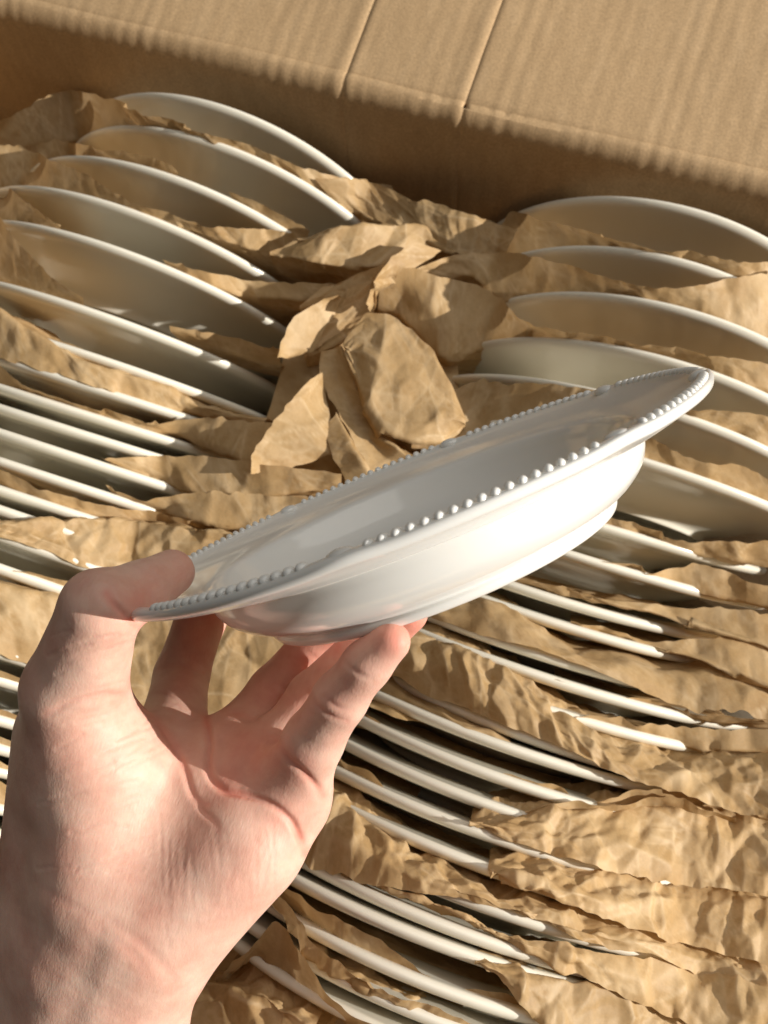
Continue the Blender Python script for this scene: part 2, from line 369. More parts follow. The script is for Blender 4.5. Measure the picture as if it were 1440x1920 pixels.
def paper(label, top, bot, zt=1.0, zb=-4.0, tail='b', amp=1.0, bulge=0.0, seed=None, res=.0015, mid=None, cell=.021, style=None):
    """one sheet: upper edge and lower edge traced in the photo, laid on the surface of the plate rims"""
    r = np.random.default_rng(abs(hash((tuple(top[0]), len(top), len(bot)))) % 99991 if seed is None else seed)
    n0 = 40
    A = resample(top, n0); B = resample(bot, n0)
    zt = np.interp(np.linspace(0, 1, n0), np.linspace(0, 1, len(np.atleast_1d(zt))), np.atleast_1d(zt))
    zb = np.interp(np.linspace(0, 1, n0), np.linspace(0, 1, len(np.atleast_1d(zb))), np.atleast_1d(zb))
    zb = np.where(zb <= 0, zb-3, zb)
    PA, PB = hit(A, zt), hit(B, zb)
    PM = hit((A+B)/2, (zt+zb)/2+bulge) if mid is None else hit(resample(mid, n0), bulge)
    def down(P, d):
        _, dl = T_surf(P[:, 0], P[:, 1])
        return P+np.stack([np.zeros_like(dl), np.sin(dl), -np.cos(dl)], 1)*d
    rows = [PA, PM, PB]; 
    if 't' in tail: rows = [down(PA, .045)+[0, .002, 0], down(PA, .012)+[0, .0015, 0]]+rows
    if 'b' in tail: rows = rows+[down(PB, .012)-[0, .0005, 0], down(PB, .05)]
    R = np.array(rows)                                   # k x n0 x 3
    seg = np.linalg.norm(np.diff(R, axis=0), axis=2).mean(1); sv = np.concatenate([[0], np.cumsum(seg)])
    L = np.linalg.norm(np.diff(PM, axis=0), axis=1).sum()
    if amp >= 1.1 and res == .0015: res = .0008
    nu = int(np.clip(L/res, 12, 380)); nv = int(np.clip(sv[-1]/res, 10, 150))
    vv = np.linspace(0, sv[-1], nv); G = np.empty((nv, n0, 3))
    for a in range(n0):
        for b in range(3): G[:, a, b] = np.interp(vv, sv, R[:, a, b])
    # soften the fold lines
    for _ in range(2): G[1:-1] = .25*G[:-2]+.5*G[1:-1]+.25*G[2:]
    uo = np.linspace(0, 1, n0); un = np.linspace(0, 1, nu); H = np.empty((nv, nu, 3))
    for a in range(nv):
        for b in range(3): H[a, :, b] = np.interp(un, uo, G[a, :, b])
    for _ in range(1): H[:, 1:-1] = .25*H[:, :-2]+.5*H[:, 1:-1]+.25*H[:, 2:]
    gu = np.gradient(H, axis=1); gv = np.gradient(H, axis=0); nn = np.cross(gu, gv); nn /= np.linalg.norm(nn, axis=2)[..., None]+1e-12
    nn[nn[..., 2] < 0] *= -1
    U = un[None, :]*L+0*vv[:, None]; V = vv[:, None]+0*un[None, :]
    wu = U+.003*np.sin(V*60+r.random()*6); wvv = V+.003*np.sin(U*50+r.random()*6)
    st = style or ('near' if amp >= 1.1 else 'strip')
    (ca, aa), (cb, ab), (cc_, ac) = {'near': ((.030, .03), (.0105, .17), (.0045, .08)), 'strip': ((.040, .04), (.0115, .105), (.006, .03)), 'fold': ((.034, .10), (.014, .08), (.006, .02))}[st]
    (h1, k1), (h2, k2), (h3, k3) = facets(wu, wvv*.8, ca, r), facets(wu, wvv, cb, r), facets(wu, wvv, cc_, r)
    h = np.clip(aa*h1+ab*h2+ac*h3, -.0055, .0055)*min(amp, 1.2)
    # long straight folds: sharp ridges and valleys that cross the facets
    fold_k = np.zeros_like(h); nl = int(L*sv[-1]/(.017**2 if st == 'near' else .024**2))+2
    for _ in range(min(nl, 60)):
        cu, cv, an = r.random()*L, r.random()*sv[-1], r.random()*math.pi
        half = r.uniform(.008, .028); w_ = r.uniform(.0022, .0055); A_ = r.choice([-1, 1, 1])*w_*r.uniform(.14, .30)*(1.15 if st == 'near' else .8)
        du, dv = U-cu, V-cv; al = du*math.cos(an)+dv*math.sin(an); ac_ = np.abs(-du*math.sin(an)+dv*math.cos(an)+.0012*np.sin(al*160))
        tp = np.clip((half-np.abs(al))/(.4*half), 0, 1)
        h = h+A_*np.clip(1-ac_/w_, 0, 1)*tp*min(amp, 1.1)
        if A_ > 0: fold_k = np.maximum(fold_k, np.clip(1-ac_/.0011, 0, 1)*tp)
    crease = np.maximum(k2, .6*k3)*(.55+.45*np.sin(U*130+r.random()*6)*np.sin(V*170+r.random()*6))
    crease = np.maximum(crease, .9*fold_k)
    H = H+nn*h[..., None]
    # ragged free edges
    for e in (0, -1):
        j = np.interp(un*L, np.arange(0, L+.01, .004), r.normal(0, .0008, len(np.arange(0, L+.01, .004))))
        H[e] += (H[e]-H[1 if e == 0 else -2])*np.clip(1+j[:, None]/res, -.5, 2.5)*.6
    me = new_mesh('kraft_paper', H.reshape(-1, 3), grid_faces(nv, nu))
    at = me.attributes.new('crease', 'FLOAT', 'POINT'); at.data.foreach_set('value', np.clip(crease, 0, 1).astype(np.float32).ravel())
    o = centre(me, 'kraft_paper', M_PAPER)
    tag(o, label, 'paper', 'kraft paper packed around the plates')
    return o
def between(side, i, extra=''):
    return 'crumpled kraft paper%s between %s and %s plates from the wall, %s row' % (extra, ORD[i], ORD[i+1], ROWSIDE[side])
L_ = lambda i, e='': between('L', i, e)
R_ = lambda i, e='': between('R', i, e)
SHEETS = [
 # ---- row on the thumb's side, from the wall
 (L_(1), [(-40,255),(0,235),(70,191),(128,170),(205,188),(272,214),(350,238),(428,261),(505,288),(560,315),(675,343),(735,350)], [(-40,300),(60,276),(140,264),(240,246),(330,256),(440,291),(560,346),(680,412),(750,415)], dict(zt=[10,12,14,10,3,2,2,2,6], zb=-5, amp=1.0)),
 (L_(2), [(-30,300),(20,278),(58,277),(105,265),(156,273),(233,286),(292,298),(334,318)], [(-30,330),(40,300),(95,303),(170,298),(270,315),(334,332)], dict(zt=2, zb=-5)),
 (L_(2, ' corner'), [(430,360),(440,364),(486,382),(545,413),(580,434)], [(440,380),(500,412),(540,436),(575,450)], dict(zt=0, zb=-6, amp=.6)),
 (L_(3), [(-40,275),(23,275),(47,281),(90,300),(128,316),(175,335),(218,366),(253,384),(284,393),(350,413),(389,423),(467,432),(525,438),(572,441)], [(-40,345),(10,354),(80,354),(180,376),(290,420),(350,430),(428,457),(505,480),(560,488)], dict(zt=[5,5,4,3,3,4,6,8,10], zb=[-4,-4,-4,-3,0,0,0], amp=1.0)),
 (L_(4), [(-40,345),(16,354),(39,374),(78,401),(113,424)], [(-40,410),(5,420),(60,418),(113,428)], dict(zt=1, zb=-5, amp=.6)),
 (L_(4, ' strip'), [(305,487),(350,502),(389,512),(467,528),(525,533),(575,533),(627,534)], [(318,500),(350,518),(389,537),(467,554),(505,561),(549,563),(634,551)], dict(zt=[2,3,5,8], zb=[-4,0,3], amp=.9)),
 (L_(5), [(-40,400),(0,409),(16,436),(58,483),(109,533),(156,559)], [(-40,505),(0,522),(60,546),(156,585)], dict(zt=1, zb=-5, amp=.6)),
 (L_(5, ' strip'), [(318,613),(389,625),(447,638),(505,654),(530,656)], [(320,624),(350,630),(428,654),(480,668),(525,676)], dict(zt=[1,2,4], zb=-3, amp=.7)),
 (L_(7), [(-40,560),(0,580),(40,610),(100,642),(150,675),(225,695),(300,725),(370,760),(450,778),(500,785)], [(-40,655),(0,668),(50,682),(100,695),(190,727),(250,748),(350,770),(425,792),(480,815)], dict(zt=3, zb=[1,1,0,-2,-2], tail='t')),
 (L_(8), [(-30,670),(0,685),(20,705),(50,728),(100,745),(200,770),(275,795),(325,793),(380,785),(440,792),(490,795),(520,800)], [(-30,720),(0,726),(50,738),(100,756),(200,783),(275,808),(330,815),(390,838),(430,855),(475,884)], dict(zt=[2,2,2,2,4,8,12], zb=[-3,-3,-2,0,4])),
 (L_(10), [(190,860),(250,858),(320,859),(400,858),(500,876),(600,884),(640,890)], [(215,875),(250,886),(370,929),(440,938),(500,934),(640,912)], dict(zt=[2,5,10,14], zb=[-3,2,8])),
 (L_(11), [(198,914),(240,925),(275,937),(375,928),(500,932),(590,938),(650,940)], [(215,930),(300,963),(425,992),(500,990),(560,975),(640,960)], dict(zt=[2,4,8,14], zb=[-3,2,8])),
 (L_(12), [(-30,870),(0,885),(75,920),(150,940),(225,957),(300,962),(360,978),(430,990)], [(-30,895),(0,908),(100,949),(200,971),(300,984),(360,990),(430,1000)], dict(zt=2, zb=-3, amp=.7)),
 (L_(14), [(-30,978),(35,979),(100,974),(175,971),(300,979),(425,998),(520,1010)], [(-30,1000),(0,1008),(75,1028),(175,1068),(280,1090),(400,1080),(520,1060)], dict(zt=[4,4,5,10,14], zb=[1,1,1,5], tail='t', amp=1.1)),
 (L_(15), [(25,1070),(83,1079),(142,1096),(190,1110)], [(25,1080),(83,1090),(142,1112),(190,1128)], dict(zt=1, zb=-3, amp=.5)),
 (L_(16), [(-40,1085),(0,1092),(62,1108),(129,1125),(200,1135),(300,1120),(400,1130)], [(-40,1210),(0,1223),(62,1244),(150,1262),(260,1250),(400,1220)], dict(zt=[4,4,6,10], zb=[1,1,2,6], tail='t', amp=1.0)),
 (L_(17), [(-30,1250),(0,1258),(45,1275),(100,1290)], [(-30,1274),(0,1281),(45,1291),(100,1305)], dict(zt=1.5, zb=-2, amp=.6)),
 (L_(18), [(-30,1325),(0,1333),(40,1345),(100,1362)], [(-30,1348),(0,1356),(40,1363),(100,1378)], dict(zt=1.5, zb=-2, amp=.6)),
 (L_(19), [(-30,1376),(0,1384),(35,1398),(100,1415)], [(-30,1398),(0,1407),(35,1419),(100,1436)], dict(zt=1.5, zb=-2, amp=.6)),
 (L_(20), [(-30,1424),(0,1432),(25,1440),(80,1455)], [(-30,1444),(0,1450),(25,1458),(80,1470)], dict(zt=1.5, zb=-2, amp=.6)),
 (L_(21), [(-30,1464),(0,1470),(20,1476),(80,1490)], [(-30,1508),(0,1516),(20,1522),(80,1538)], dict(zt=2, zb=0, amp=.8)),
 # ---- between the two rows
 ('shaded kraft paper ridge against the cardboard wall between the two rows', [(590,335),(689,344),(736,356),(775,379),(802,377),(829,387),(868,402),(926,418),(960,425)], [(640,395),(673,398),(720,420),(771,425),(821,458),(872,480),(940,490)], dict(style='fold', zt=[2,6,16,18,10], zb=[0,8,12,2], amp=1.3)),
 ('bright sunlit crumpled kraft paper ridge crossing between the two rows', [(560,446),(572,441),(611,427),(673,424),(728,420),(778,420),(821,437)], [(505,474),(596,493),(658,502),(720,497),(770,490),(813,477)], dict(style='fold', zt=[24,30,26,18,8], zb=[16,20,16,10,4], tail='tb', amp=1.5, cell=.018)),
 ('twisted bright kraft paper strip hanging off the sunlit ridge', [(775,455),(736,484),(712,515),(700,540),(688,578)], [(820,470),(790,492),(751,512),(712,540),(694,585)], dict(style='fold', zt=[24,28,30,26], zb=[12,16,18,16], tail='', amp=1.0, cell=.014)),
 ('kraft paper fold lying under the twisted bright strip', [(600,540),(627,533),(681,511),(720,497),(750,500)], [(560,575),(634,552),(670,545),(708,533),(740,530)], dict(style='fold', zt=[12,16,20,22], zb=[8,10,14], amp=1.0)),
 ('pale folded kraft paper tab beside the rim of the fifth plate', [(634,552),(600,566),(560,592),(545,612),(530,645),(524,671)], [(640,555),(622,590),(603,622),(590,645),(578,660),(545,668)], dict(style='fold', zt=[22,22,18], zb=[14,10,6], tail='', amp=.8, cell=.014)),
 ('orange-brown kraft paper fold behind the pale tab', [(640,548),(672,538),(702,528),(716,562)], [(570,672),(596,655),(640,630),(690,600)], dict(style='fold', zt=[14,16,18], zb=[0,4,8], tail='b', amp=1.2, cell=.016)),
 ('deep crumpled kraft paper filling the gap between the two rows', [(560,560),(640,570),(720,580),(790,600),(860,640)], [(470,900),(560,930),(640,940),(740,900),(860,820)], dict(style='fold', zt=-14, zb=-16, tail='', amp=2.0, res=.003)),
 ('kraft paper pocket with rolled edge beside the large centre fold', [(606,655),(603,682),(607,713),(650,799),(697,885),(710,910)], [(642,647),(673,721),(700,780),(720,818),(760,850),(800,870)], dict(style='fold', zt=[10,8,6], zb=[14,10,8], tail='b', amp=1.0, bulge=-5)),
 ('large rounded kraft paper fold in the gap between the rows', [(642,647),(660,620),(689,589),(736,597),(771,616),(806,651),(829,698),(852,729),(872,779)], [(646,652),(658,690),(689,752),(720,815),(771,830),(830,830),(872,800)], dict(style='fold', zt=[16,20,20,14,8], zb=[16,12,8,4], bulge=2, tail='b', amp=1.5, cell=.028)),
 ('narrow kraft paper pleat below the rolled pocket', [(607,799),(620,840),(640,880),(655,915)], [(634,768),(665,840),(697,890),(705,915)], dict(style='fold', zt=[10,8], zb=[12,12], tail='b', amp=.8, cell=.014)),
 ('bright flat kraft paper flap leaning on the sixth plate', [(576,708),(530,775),(500,820),(475,853),(472,888)], [(603,700),(612,760),(620,810),(623,846),(560,872),(500,890)], dict(style='fold', zt=[20,20,18,16], zb=[8,8,6,8], tail='', amp=.8)),
 ('sunlit crumpled kraft paper under the hand between thumb and fingers', [(150,1150),(260,1155),(340,1160),(450,1170),(560,1190),(640,1200)], [(120,1345),(220,1360),(330,1385),(450,1390),(560,1380),(640,1350)], dict(style='fold', zt=10, zb=8, tail='', amp=1.6, cell=.016)),
 ('kraft paper lying in the gap under the palm', [(100,1350),(300,1380),(500,1400),(600,1400)], [(60,1640),(250,1700),(420,1720),(540,1660)], dict(style='fold', zt=4, zb=2, tail='', amp=1.6, res=.003)),
 # ---- row on the little finger's side, from the wall
 (R_(1), [(872,474),(900,450),(960,398),(1020,415),(1120,440),(1195,462),(1270,474),(1295,470),(1345,484),(1395,494),(1470,490)], [(872,482),(970,482),(1070,468),(1195,474),(1320,505),(1385,532),(1470,540)], dict(zt=[2,6,3,2,2,4,6], zb=-4, amp=.8)),
 (R_(2), [(775,506),(845,480),(895,479),(960,474),(1000,485),(1070,500),(1145,525),(1195,535),(1235,545),(1295,540),(1385,524),(1470,512)], [(780,516),(885,515),(935,562),(1020,555),(1145,559),(1245,574),(1370,609),(1470,650)], dict(zt=[14,10,6,4,4,4,5,8], zb=[8,2,-4,-4,-3,-2], amp=1.0)),
 (R_(3), [(715,503),(771,507),(829,523),(887,538),(938,562),(965,589),(1000,612),(1027,620),(1076,624),(1156,640),(1227,649),(1311,664),(1378,673),(1470,690)], [(708,583),(751,592),(790,634),(829,676),(907,655),(1000,650),(1111,654),(1200,664),(1267,677),(1333,697),(1470,755)], dict(zt=[22,18,12,10,8,4,2,2,2,3,4], zb=[0,0,-4,-11,-11,-9,-6,-5], amp=.9)),
 (R_(4), [(845,735),(898,718),(969,722),(1036,724),(1129,736),(1200,752),(1284,766),(1356,767),(1440,782),(1480,792)], [(770,838),(848,838),(930,820),(1000,800),(1120,790),(1271,790),(1333,803),(1387,820),(1480,860)], dict(zt=[6,4,4,3,3,3,5], zb=[2,0,-2,-4,-4,-3], amp=1.0)),
 (R_(5), [(1120,810),(1196,816),(1236,829),(1289,860),(1340,872),(1400,878),(1480,925)], [(1120,865),(1196,874),(1267,888),(1333,908),(1400,931),(1480,960)], dict(zt=1, zb=-5, amp=.7)),
 (R_(6), [(1110,960),(1150,972),(1202,986),(1263,1012),(1303,1020),(1343,1016),(1440,1020),(1480,1022)], [(1100,985),(1142,993),(1222,1015),(1303,1040),(1363,1052),(1440,1060),(1480,1066)], dict(zt=[2,2,2,3,3], zb=-4)),
 (R_(7), [(1130,1052),(1150,1059),(1222,1073),(1263,1067),(1303,1061),(1363,1075),(1416,1099),(1480,1098)], [(1130,1062),(1222,1089),(1303,1113),(1363,1127),(1480,1150)], dict(zt=[1,1,1,1], zb=-4)),
 (R_(8), [(940,1074),(973,1085),(1041,1103),(1061,1099),(1106,1123),(1182,1129),(1263,1139),(1343,1141),(1440,1157),(1480,1165)], [(945,1088),(965,1093),(1061,1119),(1118,1131),(1222,1150),(1303,1170),(1376,1192),(1480,1226)], dict(zt=[0,0,1,2,2,2], zb=[-4,-2,4,7,7], tail='b')),
 (R_(9), [(1070,1168),(1134,1177),(1182,1192),(1230,1204),(1303,1198),(1396,1200),(1480,1228)], [(1070,1177),(1182,1203),(1263,1224),(1323,1240),(1384,1268),(1480,1306)], dict(zt=[0,1,2,2], zb=[-4,1,7,7])),
 (R_(10), [(800,1140),(860,1130),(892,1125),(940,1143),(981,1173),(1021,1202),(1081,1228),(1134,1238),(1174,1244),(1242,1258),(1343,1258),(1480,1288)], [(800,1155),(860,1171),(940,1197),(1021,1222),(1102,1250),(1182,1284),(1242,1311),(1303,1327),(1384,1327),(1480,1348)], dict(zt=[3,3,2,2,2,2,2], zb=[3,4,4,5,7,8], bulge=2, tail='t')),
 (R_(11), [(1040,1274),(1061,1280),(1174,1310),(1222,1312),(1295,1338),(1384,1344),(1480,1358)], [(1040,1280),(1061,1286),(1174,1319),(1222,1327),(1295,1349),(1384,1363),(1480,1372)], dict(zt=[0,1,3], zb=-3, amp=.6)),
 (R_(12), [(1060,1343),(1077,1346),(1166,1346),(1194,1364),(1222,1358),(1303,1370),(1384,1374),(1480,1366)], [(1060,1351),(1077,1354),(1166,1368),(1222,1387),(1303,1407),(1384,1410),(1480,1410)], dict(zt=[0,2,4], zb=[-4,-1,2])),
 (R_(13, ' flap'), [(700,1230),(740,1200),(775,1188),(829,1186),(892,1232),(954,1266),(1017,1308),(1058,1341),(1100,1366),(1150,1398),(1200,1410),(1267,1424),(1369,1424),(1480,1412)], [(690,1248),(725,1257),(788,1293),(871,1327),(954,1360),(1037,1393),(1121,1432),(1181,1458),(1256,1484),(1331,1511),(1369,1522),(1480,1524)], dict(zt=[4,4,3,2,3,3], zb=[4,4,5,8,9], bulge=3, tail='t', amp=1.15)),
 (R_(14), [(660,1320),(683,1301),(717,1271),(767,1308),(829,1341),(871,1369),(917,1375),(954,1405)], [(668,1325),(725,1342),(804,1353),(867,1378),(917,1395),(952,1409)], dict(zt=[3,2,0], zb=[2,1,-3,-4,-4], tail='t', amp=.8)),
 (R_(15, ' dark edge'), [(640,1330),(660,1328),(700,1350),(745,1378),(790,1405),(860,1430),(933,1449),(1008,1470),(1050,1473),(1078,1497)], [(630,1350),(650,1362),(704,1374),(767,1396),(850,1434),(933,1466),(1017,1493),(1076,1506)], dict(zt=-3, zb=-8, amp=.6)),
 (R_(15), [(1112,1508),(1150,1492),(1190,1478),(1237,1482),(1312,1497),(1440,1535)], [(1112,1516),(1177,1520),(1250,1525),(1312,1530),(1440,1545)], dict(zt=[0,3,4], zb=-3, amp=.6)),
 (R_(16), [(985,1524),(1027,1511),(1076,1505),(1110,1515),(1177,1515),(1230,1500),(1282,1502),(1312,1520),(1380,1530)], [(985,1532),(1027,1534),(1110,1536),(1230,1536),(1312,1538),(1380,1542)], dict(zt=[1,4,6,6], zb=-1, amp=.7)),
 (R_(17, ' broad sheet'), [(880,1540),(922,1531),(990,1525),(1110,1518),(1237,1514),(1350,1520),(1480,1536)], [(880,1545),(949,1574),(1012,1592),(1087,1615),(1162,1635),(1256,1654),(1369,1667),(1480,1688)], dict(zt=[2,2,2,2], zb=[2,6,9,10], bulge=3, tail='t', amp=1.3)),
 (R_(17, ' dark edge'), [(625,1420),(642,1432),(690,1450),(720,1482),(767,1510)], [(620,1440),(640,1449),(690,1474),(767,1516)], dict(zt=-2, zb=-7, amp=.6)),
 (R_(18, ' broad sheet'), [(915,1633),(975,1629),(1050,1637),(1162,1640),(1256,1655),(1369,1668),(1480,1692)], [(930,1640),(975,1656),(1031,1682),(1106,1712),(1200,1742),(1256,1765),(1331,1776),(1387,1795),(1480,1816)], dict(zt=[1,1,1,1], zb=[2,6,9,10], bulge=4, tail='t', amp=1.3)),
 (R_(18, ' dark edge'), [(640,1500),(680,1530),(760,1578),(830,1592),(900,1618),(935,1638)], [(640,1515),(690,1542),(760,1572),(830,1604),(935,1642)], dict(zt=-3, zb=-8, amp=.6)),
 (R_(19, ' flap'), [(600,1470),(617,1486),(662,1527),(722,1572),(770,1618),(823,1636),(883,1664),(944,1688),(1000,1701),(1087,1726),(1162,1744),(1226,1748),(1350,1778),(1480,1812)], [(560,1605),(569,1610),(654,1642),(742,1662),(803,1676),(883,1690),(994,1720),(1069,1753),(1144,1780),(1219,1787),(1286,1817),(1369,1840),(1480,1850)], dict(zt=[8,4,2,2,1], zb=[4,4,5,7,9], bulge=3, tail='t', amp=1.2)),
 (R_(20), [(640,1636),(654,1640),(722,1660),(803,1684),(863,1709),(923,1741),(967,1755),(1050,1768),(1132,1788),(1275,1808),(1480,1842)], [(640,1644),(654,1648),(722,1672),(803,1698),(863,1723),(923,1753),(975,1776),(1050,1810),(1125,1847),(1237,1892),(1312,1925),(1480,1960)], dict(zt=[-2,-1,0,2,4,4], zb=[-5,-3,0,5,9,9], bulge=4, tail='', amp=1.2)),
 (R_(21, ' corner sheet'), [(890,1800),(907,1801),(975,1816),(1069,1838),(1132,1850),(1237,1891),(1320,1930)], [(895,1805),(949,1848),(1012,1918),(1050,1965),(1150,1980),(1320,1990)], dict(zt=[1,1,1], zb=[3,8,10], bulge=4, tail='t', amp=1.3)),
 (R_(22), [(515,1662),(529,1665),(553,1677),(589,1706),(662,1738),(722,1774),(782,1822),(839,1855),(944,1863),(1000,1890)], [(530,1690),(561,1712),(601,1740),(642,1779),(702,1800),(782,1840),(863,1873),(984,1902),(1000,1905)], dict(zt=[3,2,0,-4,-6,-4], zb=[-2,-5,-6], amp=.7)),
 (R_(23), [(510,1665),(521,1673),(553,1718),(581,1762),(629,1798),(670,1834),(702,1859),(774,1879),(823,1887),(885,1925)], [(500,1690),(509,1692),(541,1732),(573,1788),(601,1820),(662,1844),(722,1873),(807,1918),(860,1945)], dict(zt=[8,7,5,2,1], zb=[6,4,1,-2], amp=1.1, cell=.015)),
 (R_(24), [(405,1832),(420,1826),(472,1770),(517,1730),(537,1746),(565,1802),(593,1842),(621,1875),(662,1903),(710,1925)], [(405,1840),(420,1834),(460,1806),(484,1792),(521,1824),(565,1857),(621,1901),(662,1922),(690,1945)], dict(zt=[4,6,8,5,2], zb=[0,0,-2,-3], amp=1.0, cell=.015)),
 ('crumpled kraft paper bunched below the wrist beside the last plate', [(300,1925),(342,1894),(421,1858),(495,1864),(541,1897),(590,1925)], [(300,1960),(400,1970),(500,1975),(600,1975)], dict(zt=[6,8,8,5], zb=[4,4,2], tail='tb', amp=1.3, cell=.014)),
]
for lab, top, bot, kw in SHEETS:
    paper(lab, top, bot, **kw)

# ------------------------------------------------------------------ the bowl held in the hand
BC = np.array([.00875651, .00825221, -.30909368]); BN = np.array([-.3738509, .91955671, .12104117])
BM = np.array([.92636784, .37662001, 0.]); BB = np.array([-.04558653, .11212864, -.99264749])
def cam_to_world_mat(c, x, y, z):
    m = Matrix((x.tolist(), y.tolist(), z.tolist())).transposed().to_4x4()
    return CAMMAT @ Matrix.Translation(c.tolist()) @ m
BOWLMAT = cam_to_world_mat(BC+BN*-.0285, BM, np.cross(BN, BM), BN)       # origin at the foot
def lobes(a, k=8, a0=math.radians(30)):
    return np.abs(np.cos((a-a0)*k/2))**14
outer = [(.0005, .0030), (.040, .0030), (.0520, .0028), (.0535, .0006), (.0560, .0), (.0583, .0008), (.0592, .0026), (.0588, .0038), (.0602, .0048), (.0655, .0074), (.0703, .0115), (.0727, .0160), (.0735, .0194), (.0742, .0206), (.0775, .0213), (.085, .0232), (.0915, .0250), (.0950, .0260)]
edge = [(.0974, .0268), (.0983, .0281), (.0978, .0294), (.0962, .0300), (.0945, .0300)]
inner = [(.0928, .0293), (.090, .0281), (.083, .0259), (.076, .0243), (.0728, .0232), (.0712, .0210), (.0695, .0170), (.066, .0120), (.060, .0084), (.050, .0066), (.03, .0061), (.0005, .0060)]
prof = smooth_profile(outer+edge+inner, 4)
prof[:, 0] = np.where(prof[:, 0] > .09, .09+(prof[:, 0]-.09)*.86, prof[:, 0])
v, f = lathe(prof, 240)
a = np.arctan2(v[:, 1], v[:, 0]); rr = np.hypot(v[:, 0], v[:, 1]); wgt = np.clip((rr-.086)/.010, 0, 1)
grow = 1+.008*(lobes(a)-.3)*wgt; v[:, 0] *= grow; v[:, 1] *= grow; v[:, 2] += .0006*lobes(a)*wgt
bowl = empty('bowl', (0, 0, 0)); bowl.matrix_world = BOWLMAT
tag(bowl, 'white porcelain bowl with beaded rim held tilted in the hand', 'bowl')
add('bowl_body', new_mesh('bowl_body', v, f[:, ::-1]), M_BOWL, bowl)
# beading: small pearls all along the inner line of the rim, joined into one part
def ball(n1, n2):
    th = np.linspace(0, math.pi, n1); ph = np.linspace(0, 2*math.pi, n2, endpoint=False)
    p = np.stack([np.sin(th)[:, None]*np.cos(ph), np.sin(th)[:, None]*np.sin(ph), np.repeat(np.cos(th)[:, None], n2, 1)], -1)
    return p.reshape(-1, 3), grid_faces(n1, n2, True)
bv, bf = ball(8, 12); V, Fc = [], []; NB = 172
for k in range(NB):
    t = 2*math.pi*k/NB
    if lobes(np.array([t]))[0] > .55 or 178 < math.degrees(t) < 214: continue
    rx = np.array([math.cos(t), math.sin(t), 0]); ry = np.array([-math.sin(t), math.cos(t), 0])
    ry2 = (ry*.86+rx*.5); rx2 = (rx*.86-ry*.5)
    P = bv[:, 0:1]*rx2*.0019+bv[:, 1:2]*ry2*.0013+bv[:, 2:3]*np.array([0, 0, 1])*.00135
    c = rx*.0944+np.array([0, 0, .0300])
    Fc.append(bf+len(V)*len(bv)); V.append(P+c)
o = add('beaded_edge', new_mesh('beaded_edge', np.vstack(V), np.vstack(Fc)), M_BOWL, bowl); o['kind'] = 'stuff'
kv, kf = ball(12, 20)
for k in range(8):
    if k == 4: continue                       # under the thumb
    t = math.radians(30+45*k); rx = np.array([math.cos(t), math.sin(t), 0]); ry = np.array([-math.sin(t), math.cos(t), 0])
    P = kv[:, 0:1]*rx*.0032+kv[:, 1:2]*ry*.0040+kv[:, 2:3]*np.array([0, 0, 1])*.0019+rx*.0937+np.array([0, 0, .0295])
    add('knob', new_mesh('knob', P, kf), M_BOWL, bowl)

# ------------------------------------------------------------------ the hand (one continuous skin)
def C(px, py, d): return cam_pt(px, py, d)
MMR = .001
def rc(P, a, b, ra, rb):
    """round cone"""
    ba = b-a; l2 = ba@ba; h = np.clip(((P-a)@ba)/l2, 0, 1)
    return np.linalg.norm(P-a-h[..., None]*ba, axis=-1)-(ra+(rb-ra)*h)
def smin(a, b, k):
    h = np.maximum(k-np.abs(a-b), 0)/k
    return np.minimum(a, b)-h*h*h*k/6
PALM = [  # px,py,depth,r(mm) -> px,py,depth,r
 ((25,2350,.320,22),(70,1800,.309,19.5)), ((175,2350,.312,23),(238,1835,.300,20.5)), ((100,2350,.310,25),(158,1820,.302,21)),
 ((130,1745,.300,18),(318,1405,.314,12)), ((185,1755,.299,18),(432,1430,.310,13)), ((240,1765,.299,18),(505,1455,.303,12.5)), ((290,1765,.298,17.5),(540,1495,.295,11.5)),
 ((290,1725,.292,19),(462,1585,.291,16)), ((250,1640,.297,17),(380,1500,.302,16)),
 ((190,1650,.295,20.5),(200,1440,.294,18.5)), ((80,1690,.307,14.5),(116,1375,.300,14)),
]
FINGERS = {
 'thumb': ([(168,1440,.297,18.5),(140,1295,.284,15.2),(187,1141,.270,11.0),(265,1107,.282,8.5),(322,1073,.293,7.1)], 7, 4),
 'index': ([(318,1405,.314,12),(340,1268,.345,9.6),(378,1155,.354,9.1),(402,1098,.354,8.0)], 6, 4),
 'middle': ([(432,1430,.310,13),(512,1296,.331,8.4),(585,1215,.328,7.9),(650,1165,.322,7.2)], 6, 4),
 'ring': ([(505,1455,.303,12.5),(588,1308,.313,8.5),(688,1212,.300,7.7),(763,1148,.290,6.6)], 6, 4),
 'little': ([(540,1495,.295,11.5),(588,1388,.280,8.7),(637,1311,.270,7.6),(688,1246,.263,6.6),(733,1203,.259,5.5)], 6, 4),
}
lo = np.array([-.150, -.222, -.380]); hi = np.array([.025, .0, -.235]); VX = .00115
nx, ny, nz = [int((hi[k]-lo[k])/VX) for k in range(3)]
gx = lo[0]+VX*np.arange(nx); gy = lo[1]+VX*np.arange(ny); gz = lo[2]+VX*np.arange(nz)
P = np.stack(np.meshgrid(gx, gy, gz, indexing='ij'), -1).astype(np.float32)
palm = None
for A, B in PALM:
    d = rc(P, C(*A[:3]).astype(np.float32), C(*B[:3]).astype(np.float32), A[3]*MMR, B[3]*MMR)
    palm = d if palm is None else smin(palm, d, .016)
S = palm.copy()
